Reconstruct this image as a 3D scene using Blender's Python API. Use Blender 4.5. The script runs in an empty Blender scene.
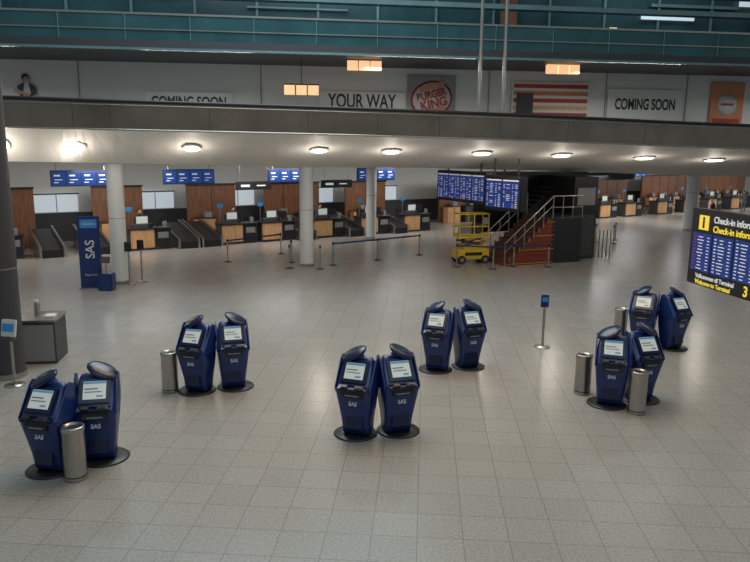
import bpy, bmesh, math, random
from mathutils import Vector, Matrix
random.seed(7)
SC=bpy.context.scene
# ---------------------------------------------------------------- materials
MATS={}
def mat(name,col,rough=.5,metal=0,emit=None,es=0,noise=0,nscale=20,spec=.5,alpha=1,trans=0):
    if name in MATS: return MATS[name]
    m=bpy.data.materials.new(name); m.use_nodes=True; nt=m.node_tree
    b=nt.nodes['Principled BSDF']
    b.inputs['Base Color'].default_value=(*col,1); b.inputs['Roughness'].default_value=rough
    b.inputs['Metallic'].default_value=metal; b.inputs['Specular IOR Level'].default_value=spec
    if alpha<1: b.inputs['Alpha'].default_value=alpha
    if emit: b.inputs['Emission Color'].default_value=(*emit,1); b.inputs['Emission Strength'].default_value=es
    if noise:
        tc=nt.nodes.new('ShaderNodeTexCoord'); n=nt.nodes.new('ShaderNodeTexNoise'); n.inputs['Scale'].default_value=nscale
        n.inputs['Detail'].default_value=5
        mx=nt.nodes.new('ShaderNodeMix'); mx.data_type='RGBA'
        mx.inputs[6].default_value=(*[c*(1-noise) for c in col],1); mx.inputs[7].default_value=(*[min(1,c*(1+noise)) for c in col],1)
        nt.links.new(tc.outputs['Object'],n.inputs['Vector']); nt.links.new(n.outputs['Fac'],mx.inputs[0]); nt.links.new(mx.outputs[2],b.inputs['Base Color'])
    MATS[name]=m; return m
BLUE=mat('kiosk_blue',(.008,.026,.135),.3,noise=.25,nscale=6)
BLUED=mat('kiosk_dark_blue',(.005,.010,.042),.25)
BLACK=mat('black',(.012,.012,.014),.4)
DGREY=mat('dark_grey',(.045,.045,.05),.5,noise=.2)
GREY=mat('grey',(.22,.22,.22),.5,noise=.1)
STEEL=mat('brushed_steel',(.42,.40,.37),.28,.95,noise=.3,nscale=30)
WHITE=mat('white_paint',(.60,.61,.59),.5,noise=.04,nscale=3)
COLW=mat('column_white',(.66,.69,.70),.45,noise=.05,nscale=3)
SCREEN=mat('screen_display',(.3,.32,.3),.2,emit=(.70,.76,.72),es=.36)
SCRD=mat('screen_bluegreen',(.02,.08,.15),.2,emit=(.1,.3,.5),es=.5)
FIDS=mat('flight_screen_blue',(.01,.02,.11),.2,emit=(.02,.05,.24),es=.5)
MONB=mat('overhead_screen_blue',(.01,.03,.14),.2,emit=(.015,.07,.28),es=.5)
TXTW=mat('text_white',(.6,.6,.6),.5,emit=(.8,.85,.9),es=.3)
TXTS=mat('text_plain_white',(.55,.56,.6),.5)
TXTY=mat('text_yellow',(.8,.6,.05),.5,emit=(1,.75,.08),es=.4)
TXTB=mat('text_black',(.02,.02,.02),.5)
RED=mat('red_paint',(.35,.03,.02),.5)
REDST=mat('stair_red',(.18,.035,.016),.5,noise=.3)
ORANGE=mat('orange_print',(.50,.20,.09),.5)
YELL=mat('yellow_paint',(.60,.42,.03),.4,noise=.1)
TEALS=mat('teal_sign',(.02,.12,.3),.4,emit=(.02,.12,.3),es=.3)
SKIN=mat('skin',(.5,.3,.2),.6)
def wood(name,c1,c2,sc=3):
    m=bpy.data.materials.new(name); m.use_nodes=True; nt=m.node_tree; b=nt.nodes['Principled BSDF']
    tc=nt.nodes.new('ShaderNodeTexCoord'); mp=nt.nodes.new('ShaderNodeMapping'); mp.inputs['Scale'].default_value=(1,1,.12)
    n=nt.nodes.new('ShaderNodeTexNoise'); n.inputs['Scale'].default_value=sc*4; n.inputs['Detail'].default_value=6
    cr=nt.nodes.new('ShaderNodeValToRGB'); cr.color_ramp.elements[0].position=.3; cr.color_ramp.elements[1].position=.7
    cr.color_ramp.elements[0].color=(*c1,1); cr.color_ramp.elements[1].color=(*c2,1)
    L=nt.links.new; L(tc.outputs['Object'],mp.inputs[0]); L(mp.outputs[0],n.inputs['Vector']); L(n.outputs['Fac'],cr.inputs[0]); L(cr.outputs[0],b.inputs['Base Color'])
    b.inputs['Roughness'].default_value=.45; return m
WOODD=wood('wood_dark',(.13,.05,.023),(.23,.10,.048))
WOODL=wood('wood_light',(.50,.27,.12),(.64,.38,.19))
def floor_mat():
    m=bpy.data.materials.new('floor_tiles'); m.use_nodes=True; nt=m.node_tree; b=nt.nodes['Principled BSDF']; N=nt.nodes.new; L=nt.links.new
    g=N('ShaderNodeNewGeometry'); mp=N('ShaderNodeMapping'); mp.inputs['Rotation'].default_value=(0,0,math.radians(4))
    br=N('ShaderNodeTexBrick'); br.offset=0; br.squash=1
    br.inputs['Scale'].default_value=1; br.inputs['Brick Width'].default_value=.6; br.inputs['Row Height'].default_value=.6
    br.inputs['Mortar Size'].default_value=.006; br.inputs['Mortar Smooth'].default_value=.3
    br.inputs['Color1'].default_value=(.295,.28,.255,1); br.inputs['Color2'].default_value=(.32,.303,.278,1); br.inputs['Mortar'].default_value=(.17,.158,.142,1)
    L(g.outputs['Position'],mp.inputs[0]); L(mp.outputs[0],br.inputs['Vector'])
    n=N('ShaderNodeTexNoise'); n.inputs['Scale'].default_value=26; n.inputs['Detail'].default_value=8; n.inputs['Roughness'].default_value=.85
    L(g.outputs['Position'],n.inputs['Vector'])
    cr=N('ShaderNodeValToRGB'); cr.color_ramp.elements[0].position=.38; cr.color_ramp.elements[0].color=(.66,.66,.66,1); cr.color_ramp.elements[1].position=.62; cr.color_ramp.elements[1].color=(1.22,1.22,1.22,1)
    L(n.outputs['Fac'],cr.inputs[0])
    mx=N('ShaderNodeMix'); mx.data_type='RGBA'; mx.blend_type='MULTIPLY'; mx.inputs[0].default_value=1
    L(br.outputs['Color'],mx.inputs[6]); L(cr.outputs[0],mx.inputs[7]); L(mx.outputs[2],b.inputs['Base Color'])
    b.inputs['Roughness'].default_value=.24
    return m
FLOOR=floor_mat()
BALM=mat('balustrade_bronze',(.24,.20,.165),.2,.85,noise=.4,nscale=1.2)
TEALG=mat('teal_glass',(.035,.10,.11),.08,.3,noise=.5,nscale=.6)
TEALD=mat('teal_dark',(.022,.06,.07),.2,noise=.6,nscale=.5)
TEALB=mat('teal_light',(.15,.24,.25),.2,.3,noise=.4,nscale=1)
SOFF=mat('soffit_white',(.72,.69,.65),.6,noise=.05,nscale=1)
LAMP=mat('downlight_lens',(1,1,1),.5,emit=(1,.90,.76),es=9)
WARM=mat('warm_lamp',(1,.7,.4),.5,emit=(1,.55,.28),es=.9)
COOLP=mat('cool_light_panel',(.5,.56,.6),.5,emit=(.75,.88,1),es=.5)
OPENGLOW=mat('glowing_opening',(.4,.43,.45),.5,emit=(.75,.85,.95),es=.45)  # emission put into the material so the belt openings look lit
# ---------------------------------------------------------------- mesh builder
class MB:
    def __init__(s,name): s.name=name; s.bm=bmesh.new(); s.m=[]
    def mi(s,m):
        if m not in s.m: s.m.append(m)
        return s.m.index(m)
    def add(s,verts,faces,m,smooth=False,M=None):
        i=s.mi(m); vs=[s.bm.verts.new(M@Vector(v) if M else Vector(v)) for v in verts]
        for f in faces:
            try: fc=s.bm.faces.new([vs[k] for k in f]); fc.material_index=i; fc.smooth=smooth
            except ValueError: pass
    def box(s,c,size,m,rz=0,rx=0,ry=0,bev=0,taper=1):
        x,y,z=[q/2 for q in size]
        M=Matrix.Translation(Vector(c))@Matrix.Rotation(rz,4,'Z')@Matrix.Rotation(ry,4,'Y')@Matrix.Rotation(rx,4,'X')
        if bev<=0:
            v=[(-x,-y,-z),(x,-y,-z),(x,y,-z),(-x,y,-z),(-x*taper,-y*taper,z),(x*taper,-y*taper,z),(x*taper,y*taper,z),(-x*taper,y*taper,z)]
            s.add(v,[(3,2,1,0),(4,5,6,7),(0,1,5,4),(1,2,6,5),(2,3,7,6),(3,0,4,7)],m,M=M)
        else:
            t=bmesh.new(); bmesh.ops.create_cube(t,size=1); bmesh.ops.scale(t,vec=size,verts=t.verts)
            bmesh.ops.bevel(t,geom=list(t.edges),offset=bev,segments=2,affect='EDGES')
            t.verts.index_update(); s.add([v.co.copy() for v in t.verts],[[v.index for v in f.verts] for f in t.faces],m,M=M); t.free()
    def cyl(s,p0,p1,r,m,r2=None,seg=20,smooth=True):
        p0=Vector(p0);p1=Vector(p1);d=p1-p0;L=d.length; r2=r if r2 is None else r2
        M=Matrix.Translation(p0)@d.to_track_quat('Z','Y').to_matrix().to_4x4()
        v=[(r*math.cos(2*math.pi*i/seg),r*math.sin(2*math.pi*i/seg),0) for i in range(seg)]+[(r2*math.cos(2*math.pi*i/seg),r2*math.sin(2*math.pi*i/seg),L) for i in range(seg)]
        s.add(v,[(i,(i+1)%seg,(i+1)%seg+seg,i+seg) for i in range(seg)],m,smooth,M)
        s.add(v,[tuple(range(seg-1,-1,-1)),tuple(range(seg,2*seg))],m,False,M)
    def lathe(s,c,prof,m,seg=28,sx=1,sy=1,M=None,smooth=True):
        v=[];f=[];n=len(prof)
        for r,z in prof:
            for i in range(seg):
                a=2*math.pi*i/seg; v.append((c[0]+r*sx*math.cos(a),c[1]+r*sy*math.sin(a),c[2]+z))
        for j in range(n-1):
            for i in range(seg): f.append((j*seg+i,j*seg+(i+1)%seg,(j+1)*seg+(i+1)%seg,(j+1)*seg+i))
        f.append(tuple(range(seg-1,-1,-1))); f.append(tuple(range((n-1)*seg,n*seg)))
        s.add(v,f,m,smooth,M)
    def quad(s,a,b,c,d,m): s.add([a,b,c,d],[(0,1,2,3)],m)
    def done(s,loc=(0,0,0),rz=0,parent=None):
        me=bpy.data.meshes.new(s.name); bmesh.ops.recalc_face_normals(s.bm,faces=s.bm.faces)
        s.bm.to_mesh(me); s.bm.free()
        for m in s.m: me.materials.append(m)
        o=bpy.data.objects.new(s.name,me); SC.collection.objects.link(o); o.location=loc; o.rotation_euler=(0,0,rz)
        if parent: o.parent=parent
        return o
def text(body,size,m,parent,loc,rot,name='lettering',align='CENTER',ext=.004,bold=0,sx=1):
    c=bpy.data.curves.new(name,'FONT'); c.body=body; c.size=size; c.extrude=ext; c.align_x=align; c.align_y='CENTER'; c.offset=bold
    c.materials.append(m); o=bpy.data.objects.new(name,c); SC.collection.objects.link(o)
    o.location=loc; o.rotation_euler=rot; o.scale=(sx,1,1)
    if parent: o.parent=parent
    return o
R90=math.pi/2
def chaikin(p,n=2):
    for _ in range(n):
        q=[]
        for i in range(len(p)):
            a=p[i];b=p[(i+1)%len(p)]
            q+=[tuple(.75*u+.25*v for u,v in zip(a,b)),tuple(.25*u+.75*v for u,v in zip(a,b))]
        p=q
    return p
# ---------------------------------------------------------------- building frame
TH=math.radians(33.5); E=(math.cos(TH),math.sin(TH)); Nn=(-math.sin(TH),math.cos(TH)); O=(-9.4,25.4)
def W(s,w,z=0): return (O[0]+E[0]*s+Nn[0]*w, O[1]+E[1]*s+Nn[1]*w, z)
# ---------------------------------------------------------------- floor
b=MB('floor'); b.quad((-45,-12,0),(75,-12,0),(75,110,0),(-45,110,0),FLOOR); b.done()
# ---------------------------------------------------------------- soffit / balcony
PR=[((-26,18.6,5.62),(-27,20.6,4.5)),((-11.6,22,5.5),(-12.2,22.9,4.45)),((-8.4,22.75,5.47),(-9.2,24.95,4.38)),((-2.3,24.2,5.42),(-2.9,29.1,4.22)),((2.2,25.2,5.36),(2.8,31.3,4.15)),((7,26.3,5.27),(9,34,4.0)),((14.7,28,5.1),(21.2,40,3.62)),((32,31.8,4.85),(46,52,3.4))]
def lerp(a,b,t): return tuple(x+(y-x)*t for x,y in zip(a,b))
def cat(P,n=6):
    out=[]
    for i in range(len(P)-1):
        p0=P[max(i-1,0)];p1=P[i];p2=P[i+1];p3=P[min(i+2,len(P)-1)]
        for k in range(n):
            t=k/n
            out.append(tuple(.5*((2*b_)+(-a+c)*t+(2*a-5*b_+4*c-d)*t*t+(-a+3*b_-3*c+d)*t**3) for a,b_,c,d in zip(p0,p1,p2,p3)))
    out.append(P[-1]); return out
FR=cat([q[0] for q in PR]); IN=cat([q[1] for q in PR])
b=MB('balcony_soffit')
for i in range(len(FR)-1):
    b.quad(FR[i],FR[i+1],IN[i+1],IN[i],SOFF)
    a,c=IN[i],IN[i+1]
    b.quad(a,c,(c[0],c[1]+.01,c[2]+.25),(a[0],a[1]+.01,a[2]+.25),SOFF)
b.done()
b=MB('ceiling')
for i in range(len(IN)-1):
    a,c=IN[i],IN[i+1]
    b.quad((a[0],a[1]+.02,a[2]+.26),(c[0],c[1]+.02,c[2]+.26),(c[0]-8,c[1]+30,4.7),(a[0]-8,a[1]+30,4.7),WHITE)
b.done()
b=MB('balcony_balustrade')
HB=.9
for i in range(len(FR)-1):
    a,c=FR[i],FR[i+1]
    a2=(a[0],a[1]-.12,a[2]);c2=(c[0],c[1]-.12,c[2])
    up=lambda p,h,dy=0:(p[0],p[1]+dy,p[2]+h)
    b.quad(a2,c2,up(c2,HB),up(a2,HB),BALM); b.quad(up(a2,HB),up(c2,HB),up(c,HB,.1),up(a,HB,.1),DGREY); b.quad(up(a,0,.1),up(c,0,.1),up(c,HB,.1),up(a,HB,.1),DGREY)
    b.quad(a2,c2,c,a,SOFF)
    b.cyl(up(a2,HB),up(c2,HB),.06,BLACK,seg=8); b.cyl(up(a2,.02,-.02),up(c2,.02,-.02),.035,STEEL,seg=6)
    b.cyl(up(a2,HB-.12,-.03),up(c2,HB-.12,-.03),.02,STEEL,seg=6)
    if i%3==0: b.cyl(up(a2,.02,-.002),up(a2,HB,-.002),.008,DGREY,seg=6)
b.done()
b=MB('upper_deck_floor')
for i in range(len(FR)-1):
    a,c=FR[i],FR[i+1]
    b.quad((a[0],a[1],a[2]),(c[0],c[1],c[2]),(c[0],c[1]+22,c[2]),(a[0],a[1]+22,a[2]),GREY)
b.done()
# downlights
cols=[0,121,306,437,560,750]
def seg_at(px):
    for i in range(len(cols)-1):
        if px<=cols[i+1]:
            return i+1,(px-cols[i])/(cols[i+1]-cols[i])
for px in (2,80,191,317,388,477,556,636,709):
    i,t=seg_at(px); F=Vector(lerp(PR[i][0],PR[i+1][0],t)); I=Vector(lerp(PR[i][1],PR[i+1][1],t))
    q=.46-.0002*px; P=F+(I-F)*q
    tang=Vector(lerp(PR[i][0],PR[i+1][0],1))-Vector(PR[i][0]); nrm=tang.cross(I-F).normalized()
    if nrm.z>0: nrm=-nrm
    b=MB('downlight'); r=.22+.0002*px
    b.cyl(Vector((0,0,0)),nrm*.05,r*1.25,WHITE); b.cyl(nrm*.05,nrm*.06,r,LAMP)
    b.done(loc=P+nrm*.02)
    l=bpy.data.lights.new('downlight_lamp','POINT'); l.energy=34; l.color=(1,.90,.78); l.shadow_soft_size=.1
    o=bpy.data.objects.new('downlight_lamp',l); o.location=P+nrm*.6; SC.collection.objects.link(o)
# ---------------------------------------------------------------- columns
def column(x,y,h,r=.29,m=COLW):
    b=MB('column'); b.cyl((0,0,0),(0,0,h),r,m,seg=32); b.cyl((0,0,0),(0,0,.12),r+.03,STEEL,seg=32); b.cyl((0,0,2.4),(0,0,2.42),r+.004,GREY,seg=32); b.done(loc=(x,y,0))
column(*W(0,0)[:2],4.6); column(*W(7.75,0)[:2],4.5); column(*W(35.5,0)[:2],4.2,.36); column(*W(15.2,6.4)[:2],4.6,.28); column(*W(-9,0)[:2],4.6)
column(-8.0,14.7,14,.33,DGREY)
# ---------------------------------------------------------------- back walls under balcony
b=MB('wall_back'); 
p,q=W(-30,13.5),W(90,13.5); b.quad(p,q,(q[0],q[1],4.6),(p[0],p[1],4.6),WHITE); b.done()
for s0,s1 in ((-9,-5.2),(-3.8,-1.2),(1.5,4.0),(6.4,9.2),(11.0,14.6),(16.5,19.5),(24,33),(35,44),(46,62)):
    b=MB('wood_wall_panel'); w=s1-s0
    b.box((0,0,1.45),(w,.15,2.9),WOODD); n=max(2,int(w/1.2))
    for k in range(1,n): b.box((-w/2+w*k/n,-.08,1.45),(.03,.02,2.9),BLACK)
    b.box((0,-.05,2.93),(w+.05,.3,.07),BLACK)
    c=W((s0+s1)/2,11.4); b.done(loc=c,rz=TH)
    for k in range(max(1,int(w/1.6))):
        g=MB('wall_cabinet'); x=-w/2+.8+k*1.6
        g.box((0,0,.55),(1.1,.5,1.1),DGREY if k%2 else WOODL,bev=.01); g.box((0,-.26,.55),(.02,.02,1.0),BLACK); g.box((0,0,1.12),(1.16,.55,.04),BLACK); g.box((.2,0,1.3),(.4,.3,.3),GREY)
        cx=W((s0+s1)/2+x,10.95); g.done(loc=cx,rz=TH)
b=MB('baggage_belt_wall')
for s in (-2.5,.1,5.2,10.1,15.6,20.6): b.box((s,0,2.0),(2.1,.06,.9),OPENGLOW); b.box((s,-.04,2.0),(.04,.02,.9),GREY); b.box((s,-.05,2.49),(2.2,.1,.06),BLACK)
b.box((25,0.05,.75),(70,.06,1.5),DGREY)
b.done(loc=W(0,13.2),rz=TH)
# ---------------------------------------------------------------- check-in desks
def desk(s,w=8,wd=2.0):
    b=MB('check_in_desk')
    b.box((0,.35,.5),(wd,.8,1.0),DGREY)
    b.box((-wd*.2,-.09,.56),(wd*.56,.08,.9),WOODL,bev=.01); b.box((wd*.3,-.07,.52),(wd*.34,.06,.8),BLACK)
    b.box((wd*.3,-.11,.7),(wd*.26,.03,.3),GREY)
    b.box((0,.3,1.03),(wd+.1,.95,.06),BLACK,bev=.01); b.box((0,.02,.06),(wd,.1,.12),BLACK)
    b.box((-wd*.25,.05,1.16),(.8,.3,.2),DGREY)
    b.box((-.35,.1,1.46),(.62,.05,.42),DGREY); b.box((-.35,.07,1.46),(.54,.02,.34),SCREEN); b.cyl((-.35,.12,1.05),(-.35,.12,1.4),.03,BLACK)
    b.box((.5,.5,1.38),(.5,.05,.36),BLACK); b.cyl((.5,.5,1.05),(.5,.5,1.3),.03,BLACK)
    b.box((.1,.3,1.15),(.2,.25,.18),BLACK)
    b.box((.75,.1,1.2),(.16,.12,.3),GREY)
    b.cyl((-.9,.3,1.05),(-.9,.3,1.9),.025,STEEL,seg=8); b.box((-.9,.27,1.98),(.3,.04,.2),TEALS)
    o=b.done(loc=W(s,w),rz=TH)
    c=MB('office_chair'); c.cyl((0,0,.08),(0,0,.48),.035,BLACK)
    for k in range(5):
        a=k*2*math.pi/5; c.cyl((0,0,.12),(.3*math.cos(a),.3*math.sin(a),.07),.025,BLACK,seg=8); c.cyl((.3*math.cos(a),.3*math.sin(a)-.02,.045),(.3*math.cos(a),.3*math.sin(a)+.02,.045),.045,BLACK,seg=10)
    c.box((0,0,.52),(.5,.48,.09),BLACK,bev=.03); c.box((0,.26,.95),(.48,.08,.75),BLACK,bev=.03,rx=-.1); c.cyl((0,.25,.5),(0,.28,.75),.025,BLACK)
    c.done(loc=W(s+.1,w+1.7),rz=TH+random.uniform(-.5,.5))
for s in (-6.4,-3.2,3.4,8.0,10.25,13.4,16.5,19.6,28.5,31.5,34.5,37.5,40.5,44.5,48,51.5,55,58.5): desk(s)
def conveyor(s):
    b=MB('baggage_conveyor')
    b.add([(-.45,0,.0),(.45,0,.0),(.45,3.1,.0),(-.45,3.1,.0),(-.45,0,.35),(.45,0,.35),(.45,3.1,1.0),(-.45,3.1,1.0)],[(3,2,1,0),(4,5,6,7),(0,1,5,4),(1,2,6,5),(2,3,7,6),(3,0,4,7)],BLACK)
    for x in (-.5,.5):
        b.add([(x-.05,-.05,.0),(x+.05,-.05,.0),(x+.05,3.15,.0),(x-.05,3.15,.0),(x-.05,-.05,.5),(x+.05,-.05,.5),(x+.05,3.15,1.15),(x-.05,3.15,1.15)],[(3,2,1,0),(4,5,6,7),(0,1,5,4),(1,2,6,5),(2,3,7,6),(3,0,4,7)],STEEL)
    for k in range(5): b.box((0,.3+.6*k,.38+.6*k*.2),(.9,.05,.02),GREY)
    b.done(loc=W(s,7.5),rz=TH)
for s in (-1.1,.9,5.15,6.35,11.8,14.95,18.05): conveyor(s)
# overhead monitors
def overhead(s,w,wd,z0,z1,n=4,num='1'):
    b=MB('overhead_check_in_sign'); h=z1-z0
    b.box((0,0,h/2),(wd,.14,h),BLACK)
    for k in range(n):
        x=-wd/2+wd*(k+.5)/n; b.box((x,-.08,h/2),(wd/n*.94,.02,h*.88),MONB)
        b.box((x-wd/n*.1,-.095,h*.68),(wd/n*.4,.01,h*.10),TXTW); b.box((x,-.095,h*.42),(wd/n*.5,.01,h*.05),TXTW); b.box((x-.1,-.095,h*.25),(wd/n*.3,.01,h*.05),TXTW)
    for x in (-wd*.4,wd*.4): b.cyl((x,0,h),(x,0,4.4-z0),.025,STEEL,seg=8)
    b.done(loc=W(s,w,z0),rz=TH)
for s in (.2,5.1,10.5,15.9): overhead(s,7,2.5,3.2,3.9)
overhead(-5.5,7,2.5,3.25,3.9)
for s in (27,33,39,45,51): overhead(s,7,2.8,3.1,3.6)
for s in (9.1,14.2):
    b=MB('hanging_black_sign'); b.box((0,0,.22),(2,.12,.44),BLACK); b.box((-.5,-.065,.22),(.5,.01,.12),TXTW); b.box((.4,-.065,.22),(.5,.01,.06),TXTW)
    for x in (-.8,.8): b.cyl((x,0,.4),(x,0,1.6),.02,STEEL,seg=8)
    b.done(loc=W(s,8.5,2.75),rz=TH)
# ---------------------------------------------------------------- kiosks
def kiosk(x,y,yaw,side):
    b=MB('self_service_kiosk')
    b.lathe((.05*-side,.0,0),[(.38,0),(.39,.012),(.37,.03),(.2,.035)],BLACK,seg=36)
    prof=[(-.16,.03),(-.19,.25),(-.25,.55),(-.32,.80),(-.35,.92),(-.29,1.02),(-.17,1.18),(-.05,1.34),(.03,1.42),(.12,1.42),(.19,1.3),(.235,1.0),(.24,.65),(.2,.3),(.17,.03)]
    prof=chaikin(prof,1)
    K=[-1,-.97,-.88,-.65,0,.65,.88,.97,1]; G=[.76,.88,.96,.99,1,.99,.96,.88,.76]
    def hw(z):
        T=[(0,.235),(.3,.245),(.6,.285),(.9,.315),(1.1,.31),(1.3,.29),(1.45,.25)]
        for (a,u),(c,v) in zip(T[:-1],T[1:]):
            if z<=c: return u+(v-u)*(z-a)/(c-a)
        return .25
    v=[];f=[];n=len(prof)
    for k,g in zip(K,G):
        for (py,pz) in prof:
            yy=-.03+(py+.03)*g; zz=.03+(pz-.03)*(1-(1-g)*.25); v.append((k*hw(pz),yy,zz))
    for j in range(len(K)-1):
        for i in range(n): f.append((j*n+i,j*n+(i+1)%n,(j+1)*n+(i+1)%n,(j+1)*n+i))
    f.append(tuple(range(n))); f.append(tuple(range((len(K)-1)*n,len(K)*n)))
    b.add(v,f,BLUE,smooth=True)
    # side wing fins that carry the hood
    for sx in (-1,1):
        wp=[(-.30,.86),(-.34,.94),(-.25,1.06),(-.02,1.38),(.06,1.44),(.15,1.40),(.20,1.1),(.1,.86)]
        vv=[(sx*.305,a_,b_) for a_,b_ in wp]+[(sx*.33,a_*.93,b_) for a_,b_ in wp]; m_=len(wp)
        b.add(vv,[tuple(range(m_)),tuple(range(m_,2*m_))]+[(i,(i+1)%m_,(i+1)%m_+m_,i+m_) for i in range(m_)],BLUE)
    tilt=-math.atan2(.28,.38)
    c=Vector((0,-.185,1.2)); M=Matrix.Translation(c)@Matrix.Rotation(tilt,4,'X')
    def pbox(lx,lz,ly,sx,sy,sz,m,bev=0):
        t=M@Vector((lx,ly,lz)); b.box(t,(sx,sy,sz),m,rx=tilt,bev=bev)
    pbox(0,0,0,.47,.05,.40,BLUED,.012)
    pbox(0,.01,-.03,.34,.015,.29,SCREEN)
    pbox(0,.13,-.04,.34,.008,.035,SCRD); pbox(-.05,.03,-.04,.2,.006,.02,GREY); pbox(-.02,-.02,-.04,.25,.006,.015,GREY); pbox(.08,-.09,-.04,.1,.006,.03,SCRD)
    b.box((0,-.335,.955),(.52,.14,.05),BLUED,rx=.35,bev=.015)
    b.box((-.13,-.375,.985),(.12,.08,.05),BLACK,rx=.35,bev=.01); b.box((.13,-.37,.985),(.16,.09,.035),DGREY,rx=.35,bev=.008); b.box((.13,-.38,1.005),(.10,.05,.01),BLACK,rx=.35)
    b.box((0,-.335,.84),(.38,.06,.10),BLACK,rx=-.25,bev=.01); b.box((0,-.365,.83),(.24,.02,.02),GREY,rx=-.25)
    b.box((0,-.225,.36),(.30,.012,.34),BLUED,rx=-.2,bev=.004)
    # hood: oval visor on a neck
    hx=-.10*side; Mh=Matrix.Translation((hx,.03,1.475))@Matrix.Rotation(side*math.radians(-26),4,'Y')@Matrix.Rotation(math.radians(20),4,'X')
    b.lathe((0,0,0),[(.05,-.05),(.20,-.045),(.245,-.012),(.25,.004),(.23,.018),(.17,.035),(.05,.045)],BLUED,seg=32,sx=1,sy=.74,M=Mh)
    b.lathe((0,0,0),[(.215,-.046),(.252,-.01),(.252,-.002),(.215,-.04)],BLUE,seg=32,sx=1.01,sy=.75,M=Mh)
    b.cyl((-hx*.3,.12,1.28),(hx*.5,.08,1.45),.11,BLUE,r2=.09)
    o=b.done(loc=(x,y,0),rz=yaw)
    text('SAS',.095,TXTS,o,(0,-.30,.66),(R90-.25,0,0),bold=.003)
    return o
def pair(p1,p2,y1=-22,y2=20):
    kiosk(p1[0],p1[1]+.1,math.radians(y1),1); kiosk(p2[0],p2[1]+.1,math.radians(y2),-1)
pair((-4.98,10.12),(-4.42,10.55),-12,12)
pair((-3.63,13.78),(-2.98,14.05),-16,18)
pair((-.27,11.63),(.40,11.78),-18,18)
pair((1.46,15.36),(2.16,15.61),-20,20)
pair((4.72,13.24),(5.40,13.55),-18,15)
pair((6.95,17.5),(7.64,17.35),-30,25)
def bin_(x,y,h=.85,r=.17):
    b=MB('trash_bin')
    b.lathe((0,0,0),[(r*.98,0),(r,.01),(r,.05),(r*.98,.06),(r*.98,h-.08),(r*1.02,h-.07),(r*1.02,h-.01),(r*.95,h),(r*.7,h),(r*.66,h-.03),(r*.3,h-.06)],STEEL,seg=32)
    b.lathe((0,0,0),[(r*.66,h-.025),(r*.5,h-.02),(r*.2,h-.02)],BLACK,seg=24); b.lathe((0,0,0),[(r*.99,.06),(r*.992,.07),(r*.99,.08)],BLACK,seg=32)
    b.done(loc=(x,y,0))
for x,y in ((-4.53,9.93),(-4.22,13.84),(4.36,13.98),(5.10,12.90),(6.62,18.3),(2.25,16.9)): bin_(x,y)
# ---------------------------------------------------------------- info post
b=MB('information_post'); b.lathe((0,0,0),[(.2,0),(.2,.02),(.05,.04),(.03,.05)],STEEL); b.cyl((0,0,.03),(0,0,1.1),.035,STEEL); b.box((0,-.02,1.22),(.2,.04,.32),BLUE,bev=.008); b.box((0,-.045,1.26),(.14,.01,.12),TEALS)
b.done(loc=(4.33,17.43,0))
# ---------------------------------------------------------------- steel service desk at left
b=MB('steel_service_desk'); b.box((0,0,.5),(.85,.9,1.0),DGREY,bev=.01); b.box((0,0,1.02),(.92,.97,.05),STEEL,bev=.01); b.box((0,-.455,.5),(.78,.01,.86),GREY)
b.cyl((-.1,.1,1.04),(-.1,.1,1.34),.07,STEEL); b.box((.25,-.1,1.07),(.22,.3,.04),TXTS); b.cyl((-.1,.1,1.34),(-.1,.1,1.40),.05,TXTS); b.done(loc=(-7.85,16.0,0),rz=.15)
b=MB('leaflet_stand'); b.cyl((0,0,0),(0,0,1.1),.03,STEEL); b.lathe((0,0,0),[(.2,0),(.2,.02),(.03,.03)],STEEL); b.box((0,-.03,1.25),(.34,.05,.36),WHITE,bev=.01,rx=-.2); b.box((0,-.065,1.27),(.26,.01,.16),TEALS,rx=-.2); b.box((0,-.1,1.03),(.34,.14,.04),DGREY)
b.done(loc=(-7.58,14.1,0),rz=-.2)
# ---------------------------------------------------------------- totem banner and small kiosk
b=MB('blue_banner_totem'); b.box((0,0,1.28),(.72,.12,2.56),BLUE,bev=.02); b.box((0,0,.02),(.85,.4,.04),STEEL); b.box((0,-.065,2.3),(.55,.01,.3),TEALS); 
o=b.done(loc=(-10.05,24.4,0),rz=.3)
text('SAS',.42,TXTS,o,(.02,-.07,1.4),(R90,-R90,0),bold=.006)
text('Check-in',.11,TXTS,o,(0,-.075,2.3),(R90,0,0))
text('Bag drop',.11,TXTS,o,(0,-.075,.5),(R90,0,0))
b=MB('bag_tag_printer'); b.box((0,0,.3),(.5,.4,.6),BLUE,bev=.03); b.cyl((0,0,.6),(0,0,1.0),.03,STEEL); b.box((0,-.05,1.08),(.3,.1,.22),DGREY,rx=-.4,bev=.01); b.done(loc=(-9.4,24.1,0))
for x,y in ((-8.95,25.1),(-8.7,25.7)):
    b=MB('sign_stand'); b.cyl((0,0,0),(0,0,1.25),.03,STEEL); b.lathe((0,0,0),[(.2,0),(.2,.02),(.03,.03)],STEEL); b.box((0,-.03,1.4),(.25,.03,.35),BLACK); b.done(loc=(x,y,0))
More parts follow.
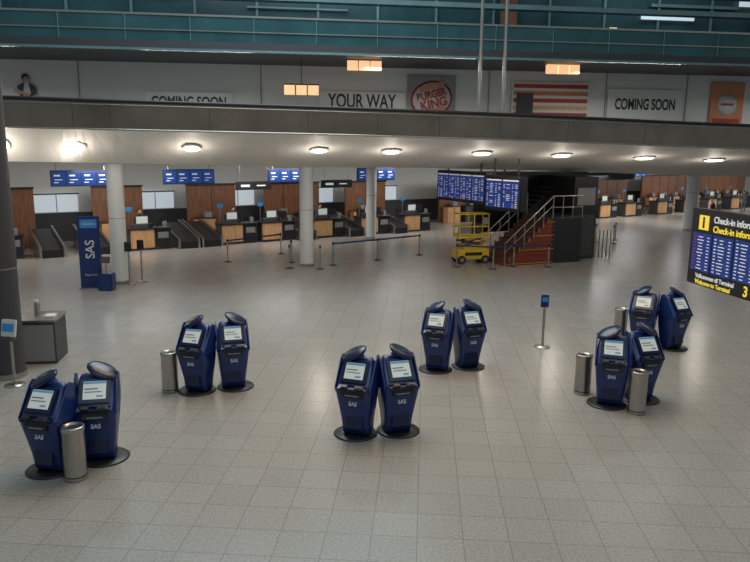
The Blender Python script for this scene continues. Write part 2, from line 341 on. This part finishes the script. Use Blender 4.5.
# ---------------------------------------------------------------- stanchions
def stan(x,y,h=1.0):
    b=MB('queue_stanchion'); b.lathe((0,0,0),[(.18,0),(.18,.015),(.04,.05),(.032,.06)],DGREY,seg=24); b.cyl((0,0,.05),(0,0,h),.032,STEEL,seg=14); b.cyl((0,0,h-.12),(0,0,h),.045,BLACK,seg=14); b.done(loc=(x,y,0))
def belt(p,q):
    b=MB('queue_belt'); b.quad((p[0],p[1],.9),(q[0],q[1],.9),(q[0],q[1],.97),(p[0],p[1],.97),BLUE); b.done()
SP=[(-1.83,29.9),(.1,31.4),(2.1,33.1),(3.5,29.7)]
for q in SP+[(6.0,30.0),(7.5,30.0),(11.5,37.3),(12.2,38.6),(-3.6,29.0),(-3.7,30.5),(-2.3,28.9),(-6.5,30.5),(-4.5,33),(5.0,29.3),(13,38),(13.6,39.5)]: stan(*q)
belt(SP[0],SP[1]); belt(SP[1],SP[2]); belt((3.5,29.7),(5.0,29.3)); belt((5.0,29.3),(6.0,30.0)); belt((6.0,30.0),(7.5,30.0)); belt((11.5,37.3),(12.2,38.6)); belt((-6.5,30.5),(-4.5,33))
# ---------------------------------------------------------------- yellow mast lift
b=MB('yellow_scissor_lift')
b.box((0,0,.42),(1.5,.8,.46),YELL,bev=.05); b.box((.1,0,.75),(1.1,.7,.25),YELL,bev=.05); b.box((0,-.41,.45),(.8,.02,.14),BLACK)
for x in (-.55,.55):
    for y in (-.36,.36): b.cyl((x,y-.07,.19),(x,y+.07,.19),.19,BLACK); b.cyl((x,y-.08,.19),(x,y+.08,.19),.09,GREY)
for k,(z0,z1) in enumerate(((.82,.98),(.98,1.14))):
    for y in (-.3,.3):
        b.box((0,y,(z0+z1)/2),(1.15,.04,.06),YELL if k%2 else DGREY,ry=.2); b.box((0,y,(z0+z1)/2),(1.15,.04,.06),DGREY,ry=-.2)
b.box((0,0,1.2),(1.4,.75,.08),YELL)
for x in (-.68,0,.68):
    for y in (-.35,.35): b.cyl((x,y,1.12),(x,y,2.2),.028,YELL,seg=8)
for z in (1.3,1.65,2.2):
    for y in (-.35,.35): b.cyl((-.68,y,z),(.68,y,z),.028,YELL,seg=8)
    for x in (-.68,.68): b.cyl((x,-.35,z),(x,.35,z),.028,YELL,seg=8)
b.box((.5,-.38,1.9),(.25,.14,.3),GREY,bev=.02); b.box((-.3,.0,1.45),(.5,.4,.45),GREY,bev=.03); b.box((.25,.05,1.5),(.35,.3,.55),DGREY,bev=.03)
b.done(loc=(4.25,31.0,0),rz=.25)
# ---------------------------------------------------------------- stair structure
b=MB('staircase')
n=10
for k in range(n):
    b.box((k*.24+.12,0,(k+1)*.1),(.24,2.0,(k+1)*.2),REDST); b.box((k*.24+.11,-.02,(k+1)*.2+.005),(.26,2.06,.03),DGREY)
    b.box((k*.24+.02,-1.02,(k+1)*.2-.1),(.03,.02,.16),YELL)
    b.box((k*.24+.12+(2.4-k*.24)/2,-1.03,(k+.35)*.2),(2.4-k*.24,.02,.02),YELL if k%3==0 else RED)
b.box((3.2,.2,1.0),(1.6,2.4,2.0),BLACK); b.box((3.2,.2,2.02),(1.6,2.4,.06),DGREY)
for k in range(8):
    b.box((2.7+k*.28,1.9,2.0+(k+1)*.2),(.28,1.2,.08),DGREY); 
b.box((3.6,1.25,2.7),(2.6,.08,.3),BLACK,ry=-math.atan(.7))
for y in (-1.02,1.0):
    b.cyl((0,y,1.0),(2.4,y,3.0),.03,STEEL,seg=8); b.cyl((0,y,.6),(2.4,y,2.6),.02,STEEL,seg=8)
    for k in range(0,11,2): b.cyl((k*.24,y,k*.2),(k*.24,y,k*.2+1.0),.02,STEEL,seg=8)
b.cyl((2.4,-1.0,3.0),(4.0,-1.0,3.0),.03,STEEL,seg=8); b.cyl((2.4,-1.0,2.5),(4.0,-1.0,2.5),.02,STEEL,seg=8)
for k in range(4): b.cyl((2.4+k*.53,-1.0,2.0),(2.4+k*.53,-1.0,3.0),.02,STEEL,seg=8)
b.box((4.7,1.0,1.9),(1.3,2.6,3.8),BLACK); b.box((3.0,3.0,2.4),(4.6,.15,2.8),BLACK); b.box((3.4,2.6,3.75),(7,.3,.4),BLACK)
b.box((4.7,-.33,1.1),(1.0,.04,1.9),DGREY); b.box((4.7,-.33,2.9),(1.0,.04,.8),GREY)
for k in range(5): b.cyl((5.5+k*.22,-.2,0),(5.5+k*.22,-.2,1.3),.03,STEEL,seg=8)
b.done(loc=W(15.3,-3.4),rz=TH-.2)
b=MB('dark_fascia_beam'); b.box((0,0,0),(12,.4,.45),BLACK); b.cyl((-5,0,0),(-5,0,.9),.05,BLACK); b.cyl((5,0,0),(5,0,.9),.05,BLACK); b.done(loc=W(26,2,3.45),rz=TH)
b=MB('glass_stair_railing')
for k in range(6): b.cyl((k*.5,0,0),(k*.5,0,1.3),.03,STEEL,seg=8)
b.cyl((0,0,1.3),(2.5,0,1.3),.035,STEEL,seg=8); b.cyl((0,0,.7),(2.5,0,.7),.02,STEEL,seg=8); b.done(loc=W(23.5,-1.5),rz=TH+.5)
# ---------------------------------------------------------------- flight information board
def fids(p,q,z0,z1,panels,name,rows=14):
    L=math.hypot(q[0]-p[0],q[1]-p[1]); a=math.atan2(q[1]-p[1],q[0]-p[0]); h=z1-z0
    b=MB(name); b.box((L/2,.2,h/2),(L+.14,.4,h+.16),BLACK,bev=.02); pw=L/panels
    for k in range(panels):
        x=pw*(k+.5); b.box((x,-.01,h*.47),(pw*.94,.02,h*.86),FIDS); b.box((x,-.022,h*.93),(pw*.9,.01,h*.04),TXTW)
        for r_ in range(rows):
            z=h*(.08+.78*r_/rows); x0=x-pw*.42
            for frac,wd in ((0,.12),(.16,.3),(.52,.1),(.68,.22)):
                if random.random()<.7: b.box((x0+pw*(frac+wd*.4),-.024,z),(pw*wd*random.uniform(.4,.75),.006,h*.016),TXTW if random.random()<.85 else TXTY)
    for x in (L*.15,L*.85): b.cyl((x,.2,h),(x,.2,4.45-z0+.2),.04,BLACK,seg=8)
    return b.done(loc=(p[0],p[1],z0),rz=a)
fids((2.9,33),(4.6,29.9),2.75,3.95,4,'flight_information_board')
fids((4.62,29.6),(5.7,28.0),2.6,3.85,2,'flight_information_board')
# ---------------------------------------------------------------- check-in information sign (right)
p=(6.33,14.0); q=(6.87,10.5); L=math.hypot(q[0]-p[0],q[1]-p[1]); a=math.atan2(q[1]-p[1],q[0]-p[0])
b=MB('check_in_information_sign'); b.box((L/2,.1,.75),(L,.2,1.5),BLACK,bev=.015)
rows=11
for k in range(5):
    x0=.12+k*.64; b.box((x0+.29,-.01,.66),(.58,.02,.74),FIDS)
    for r_ in range(rows):
        z=.34+r_*.062
        b.box((x0+.08,-.024,z),(.06,.006,.02),RED if k==0 else TXTW); b.box((x0+.26,-.024,z),(random.uniform(.08,.2),.006,.016),TXTW); b.box((x0+.5,-.024,z),(.07,.006,.016),TXTW)
b.box((.42,-.01,1.24),(.3,.012,.28),TXTY)
b.cyl((L-.15,.1,-2.4),(L-.15,.1,1.4),.08,STEEL); b.cyl((L-.15,.1,-2.4),(L-.15,.1,-2.37),.35,STEEL)
o=b.done(loc=(p[0],p[1],2.4),rz=a)
text('i',.3,TXTB,o,(.42,-.02,1.24),(R90,0,0),bold=.012)
text('Check-in informasjon',.17,TXTW,o,(.72,-.012,1.32),(R90,0,0),align='LEFT',bold=.003,sx=1.0)
text('Check-in information',.17,TXTY,o,(.72,-.012,1.14),(R90,0,0),align='LEFT',bold=.003,sx=1.0)
text('Velkommen til Terminal',.12,TXTW,o,(.3,-.012,.19),(R90,0,0),align='LEFT',bold=.002)
text('Welcome to Terminal',.12,TXTY,o,(.3,-.012,.07),(R90,0,0),align='LEFT',bold=.002)
text('3',.26,TXTY,o,(1.8,-.012,.14),(R90,0,0),bold=.006)
# ---------------------------------------------------------------- upper level wall and graphics
WA=math.atan(.115)
def U(x,dy=0): return 36.9+.115*x+dy
b=MB('wall_upper'); b.quad((-40,U(-40),4.6),(45,U(45),4.6),(45,U(45),9),(-40,U(-40),9),WHITE)
b.done()
b=MB('wall_upper_trim')
for x in (-38,-34,-30,-26,-22,-14.5,-5.8,5.8,12.1,16.6,22,26,30,34,38): b.box((x,U(x)-.03,7),(.04,.04,4),GREY)
b.done()
def sign(name,build,x,z,dy=-.12): 
    b=MB(name); build(b); return b.done(loc=(x,U(x,dy),z),rz=WA)
o=sign('your_way_wall_graphic',lambda b:b.box((0,.03,0),(4.4,.04,1.0),WHITE),-.75,7.3)
text('YOUR WAY',.95,TXTB,o,(0,0,0),(R90,0,0),bold=.02,sx=.68)
o=sign('coming_soon_wall_graphic',lambda b:b.box((0,.03,0),(4.2,.04,1.6),WHITE),14.3,7.4)
text('COMING SOON',.78,TXTB,o,(0,0,0),(R90,0,0),bold=.022,sx=.6)
o=sign('coming_soon_wall_graphic',lambda b:b.box((0,.03,0),(4.2,.04,1.0),WHITE),-9.3,7.12)
text('COMING SOON',.72,TXTB,o,(0,0,0),(R90,0,0),bold=.02,sx=.7)
def bk(b):
    b.box((0,.02,0),(2.5,.06,2.3),GREY)
    M=Matrix.Rotation(R90,4,'X')@Matrix.Rotation(.25,4,'Z')
    b.lathe((0,0,0),[(.95,.0),(.95,.03)],RED,seg=40,sx=1.15,sy=.95,M=M); b.lathe((0,0,0),[(.86,.04),(.86,.05)],WHITE,seg=40,sx=1.15,sy=.95,M=M)
    for sg in (1,-1):
        b.box((0,-.07,sg*.62),(1.3,.02,.22),ORANGE,ry=-.25,bev=.008)
o=sign('burger_restaurant_sign',bk,2.8,7.5,-.14)
text('BURGER',.52,RED,o,(-.03,-.09,.2),(R90,-.25,0),bold=.02,sx=.8); text('KING',.62,RED,o,(.12,-.09,-.25),(R90,-.25,0),bold=.02,sx=.95)
def bill(b):
    b.box((0,.03,0),(4.2,.06,2.3),WHITE)
    for k,m in enumerate((RED,ORANGE,RED,WOODL,RED,DGREY)): b.box((0,-.01,1.0-.36*k-.05),(4.0,.03,.2),m)
    b.box((-1.4,-.03,-.2),(.9,.03,1.6),DGREY)
sign('striped_menu_billboard',bill,9.1,7.3)
def post(b): b.box((0,.03,0),(1.9,.06,2.3),ORANGE,bev=.01); b.lathe((0,0,0),[(.55,.0),(.55,.03)],WHITE,M=Matrix.Rotation(R90,4,'X')); b.box((0,-.02,-.85),(1.5,.02,.2),RED); b.box((0,-.05,0),(.7,.02,.12),RED)
sign('round_logo_poster',post,18.9,7.5)
def ath(b):
    b.lathe((0,0,0),[(.17,0),(.17,.03)],BLACK,M=Matrix.Translation((0,0,.95))@Matrix.Rotation(R90,4,'X')); b.lathe((0,0,0),[(.14,0),(.14,.03)],SKIN,sy=1.2,M=Matrix.Translation((.03,-.03,.86))@Matrix.Rotation(R90,4,'X'))
    b.add([(-.42,0,.55),(-.1,0,.72),(.14,0,.72),(.45,0,.5),(.42,0,-.1),(.3,0,-.5),(-.3,0,-.5),(-.3,0,.1)],[tuple(range(8))],DGREY)
    b.add([(-.08,-.01,.72),(.12,-.01,.72),(.2,-.01,.2),(-.15,-.01,.1)],[(0,1,2,3)],TXTS); b.box((-.2,-.02,.25),(.7,.02,.14),SKIN,ry=.3); b.box((.25,-.02,.0),(.6,.02,.14),SKIN,ry=-.5)
sign('person_wall_graphic',ath,-16.9,7.2)
for x,z in ((-.6,8.75),(-3.5,7.6),(8.9,8.8)):
    b=MB('warm_pendant_lamp')
    for k in range(3): b.box((k*.55-.55,0,0),(.48,.3,.42),WARM); b.box((k*.55-.55,0,.24),(.5,.32,.06),BLACK)
    b.cyl((0,0,.25),(0,0,max(.4,9.1-z)),.02,BLACK,seg=6); b.done(loc=(x,U(x)-3,z),rz=WA)
# ---------------------------------------------------------------- level 3 galleries
A3=math.atan(.13)
def G3(x): return 31.6+.13*x
def strip(name,z0,z1,dy,depth,m,x0=-40,x1=50):
    b=MB(name); Lg=(x1-x0)/math.cos(A3); xc=(x0+x1)/2
    b.box((0,depth/2,0),(Lg,depth,z1-z0),m); return b.done(loc=(xc,G3(xc)+dy,(z0+z1)/2),rz=A3)
strip('gallery_slab',9.0,9.3,0,9,DGREY)
strip('gallery_slab_edge_trim',8.9,9.0,-.06,.05,TEALB)
strip('gallery_glass_balustrade',9.3,10.3,0,.06,TEALG)
strip('gallery_handrail',10.3,10.38,-.04,.14,STEEL)
strip('gallery_handrail',9.7,9.74,-.06,.05,STEEL)
strip('gallery_beam',11.1,11.3,.3,.5,TEALB)
strip('gallery_beam',11.9,12.8,.3,.5,DGREY)
strip('window_gallery',9.3,15,6,.1,TEALD)
b=MB('gallery_mullions')
for k in range(-12,15):
    x=k*3.0; b.box((x,G3(x)+5.9,12),(.12,.12,6),TEALB)
for k in range(-14,18):
    x=k*2.6; b.box((x,G3(x)-.03,9.8),(.03,.05,1.0),TEALB)
b.done()
for x,zz,m,w_,h_ in ((6.8,11.6,WOODD,.9,2.2),(12.5,11.3,WARM,.4,.2),(15.5,12.0,COOLP,3.0,.25),(19,11.2,COOLP,2.2,.15),(21,12.9,COOLP,3,.4),(-12,12.2,TEALB,6,.1),(-4,11.8,TEALB,5,.08),(-2,12.6,COOLP,2.0,.08),(17,12.6,TEALB,5,.15)):
    b=MB('gallery_light_panel'); b.box((0,0,0),(w_,.08,h_),m); b.done(loc=(x,G3(x)+5.8,zz),rz=A3)
for x in (4.05,5.0):
    b=MB('steel_facade_post'); b.cyl((0,0,0),(0,0,9.5),.07,STEEL,seg=12); b.box((0,0,0),(.3,.3,.05),STEEL); b.done(loc=(x,28.6,5.4))
# ---------------------------------------------------------------- person
def person(x,y,rz,shirt):
    me=bpy.data.meshes.new('body'); 
    V=[(0,0,.95),(0,0,1.15),(0,0,1.40),(0,-.01,1.52),(0,-.02,1.62),(0,-.02,1.74),
       (.19,0,1.42),(.26,-.03,1.14),(.24,-.22,1.0),(-.19,0,1.42),(-.26,-.02,1.14),(-.27,-.10,.90),
       (.10,0,.90),(.11,-.02,.50),(.11,.02,.08),(.12,-.14,.04),(-.10,0,.90),(-.12,0,.50),(-.12,.03,.08),(-.13,-.13,.04)]
    Ed=[(0,1),(1,2),(2,3),(3,4),(4,5),(2,6),(6,7),(7,8),(2,9),(9,10),(10,11),(0,12),(12,13),(13,14),(14,15),(0,16),(16,17),(17,18),(18,19)]
    Rr=[.15,.14,.16,.06,.085,.07,.07,.045,.035,.07,.045,.035,.09,.065,.05,.04,.09,.065,.05,.04]
    me.from_pydata(V,Ed,[]); o=bpy.data.objects.new('airport_staff_person',me); SC.collection.objects.link(o)
    md=o.modifiers.new('skin','SKIN')
    for i,sv in enumerate(me.skin_vertices[0].data): sv.radius=(Rr[i],Rr[i]*(.75 if i<3 else 1)); sv.use_root=(i==0)
    o.modifiers.new('sub','SUBSURF').levels=2; me.materials.append(shirt); o.location=(x,y,0); o.rotation_euler=(0,0,rz)
    b=MB('head'); b.lathe((0,-.02,1.66),[(.03,-.12),(.065,-.09),(.085,-.02),(.085,.05),(.06,.1),(.02,.125)],SKIN,seg=20,sy=1.15)
    b.lathe((0,.005,1.68),[(.092,-.03),(.096,.04),(.07,.105),(.02,.13)],BLACK,seg=20,sy=1.1)
    b.box((0,-.125,1.64),(.02,.03,.04),SKIN); b.box((.03,-.115,1.67),(.02,.01,.01),BLACK); b.box((-.03,-.115,1.67),(.02,.01,.01),BLACK); b.box((0,-.115,1.60),(.045,.01,.01),RED)
    for sx in (-.088,.088): b.box((sx,-.01,1.65),(.015,.03,.05),SKIN)
    b.done(parent=o)
    h=MB('hands')
    for hx,hy,hz in ((.24,-.26,.98),(-.27,-.11,.86)):
        h.box((hx,hy,hz),(.03,.08,.09),SKIN,bev=.008)
        for k in range(4): h.cyl((hx,hy-.03+k*.02,hz-.04),(hx,hy-.035+k*.02,hz-.10-.01*(k%3)),.009,SKIN,seg=6)
        h.cyl((hx,hy-.04,hz),(hx,hy-.07,hz-.05),.01,SKIN,seg=6)
    h.done(parent=o)
SUIT=mat('dark_uniform',(.015,.018,.03),.8)
JACK=mat('grey_jacket',(.09,.09,.10),.8)
for s_,w_,rr,m_ in ((39.6,1.0,TH,SUIT),(52.5,6.0,TH+2.6,JACK),(3.5,10.15,TH,SUIT),(8.2,9.3,TH,SUIT),(13.5,9.25,TH,JACK)):
    x,y,_=W(s_,w_); person(x,y,rr,m_)
# ---------------------------------------------------------------- lights
def area(name,loc,size,e,col,rot=(0,0,0),sy=None):
    l=bpy.data.lights.new(name,'AREA'); l.energy=e; l.color=col; l.size=size
    if sy: l.shape='RECTANGLE'; l.size_y=sy
    o=bpy.data.objects.new(name,l); o.location=loc; o.rotation_euler=rot; SC.collection.objects.link(o); return o
for s,e_ in ((-6,230),(2,230),(10,230),(18,230),(28,330),(38,400),(48,440),(58,440)):
    x,y,z=W(s,7.0,4.1); area('column_row_fill_light',(x,y,z),4,e_,(1,.96,.91),(math.radians(12),0,TH),3)
    x,y,z=W(s,1.5,4.0); 
    if s>20 or s<0: area('column_row_fill_light',(x,y,z if s<20 else 3.5),3,e_*.35,(.95,.97,1),(0,0,TH),2)  # added fill along the column row, not ceiling fixtures
area('warm_fill_light',(0,14,10),8,520,(1,.74,.48),sy=5)  # added fill without a fixture, warms the middle of the floor
area('warm_fill_light',(8,16,10),6,190,(1,.74,.48),sy=4)  # second added warm fill, towards the right
area('cool_fill_light',(-3,24,17),12,2500,(.76,.92,1))  # added cool fill over the far floor, not an actual skylight
area('cool_fill_light',(2,2,12),14,520,(.80,.94,1),sy=7)  # added cool fill over the near floor, no opening above it
for x in (-18,-8,2,12,22): area('upper_deck_fill',(x,U(x)-3.5,8.7),5,160,(1,.96,.90),(math.radians(-15),0,0),1)  # added fill to brighten the upper wall, no fixtures there
for x in (-14,0,14): area('gallery_fill_light',(x,G3(x)+3,14.5),6,160,(.7,.95,1),(0,0,0),2)  # added fill above the gallery to lift its teal surfaces
w=bpy.data.worlds.new('world'); SC.world=w; w.use_nodes=True; bg=w.node_tree.nodes['Background']; bg.inputs[0].default_value=(.56,.66,.68,1); bg.inputs[1].default_value=.36
# ---------------------------------------------------------------- camera
pitch=math.atan(133/700); roll=math.radians(.6)
cd=bpy.data.cameras.new('camera'); cam=bpy.data.objects.new('camera',cd); SC.collection.objects.link(cam)
cd.sensor_width=36; cd.lens=700/750*36; cd.clip_end=400
cam.matrix_world=Matrix.Translation((0,0,5))@Matrix.Rotation(R90-pitch,4,'X')@Matrix.Rotation(roll,4,'Z')
SC.camera=cam
SC.view_settings.view_transform='Standard'
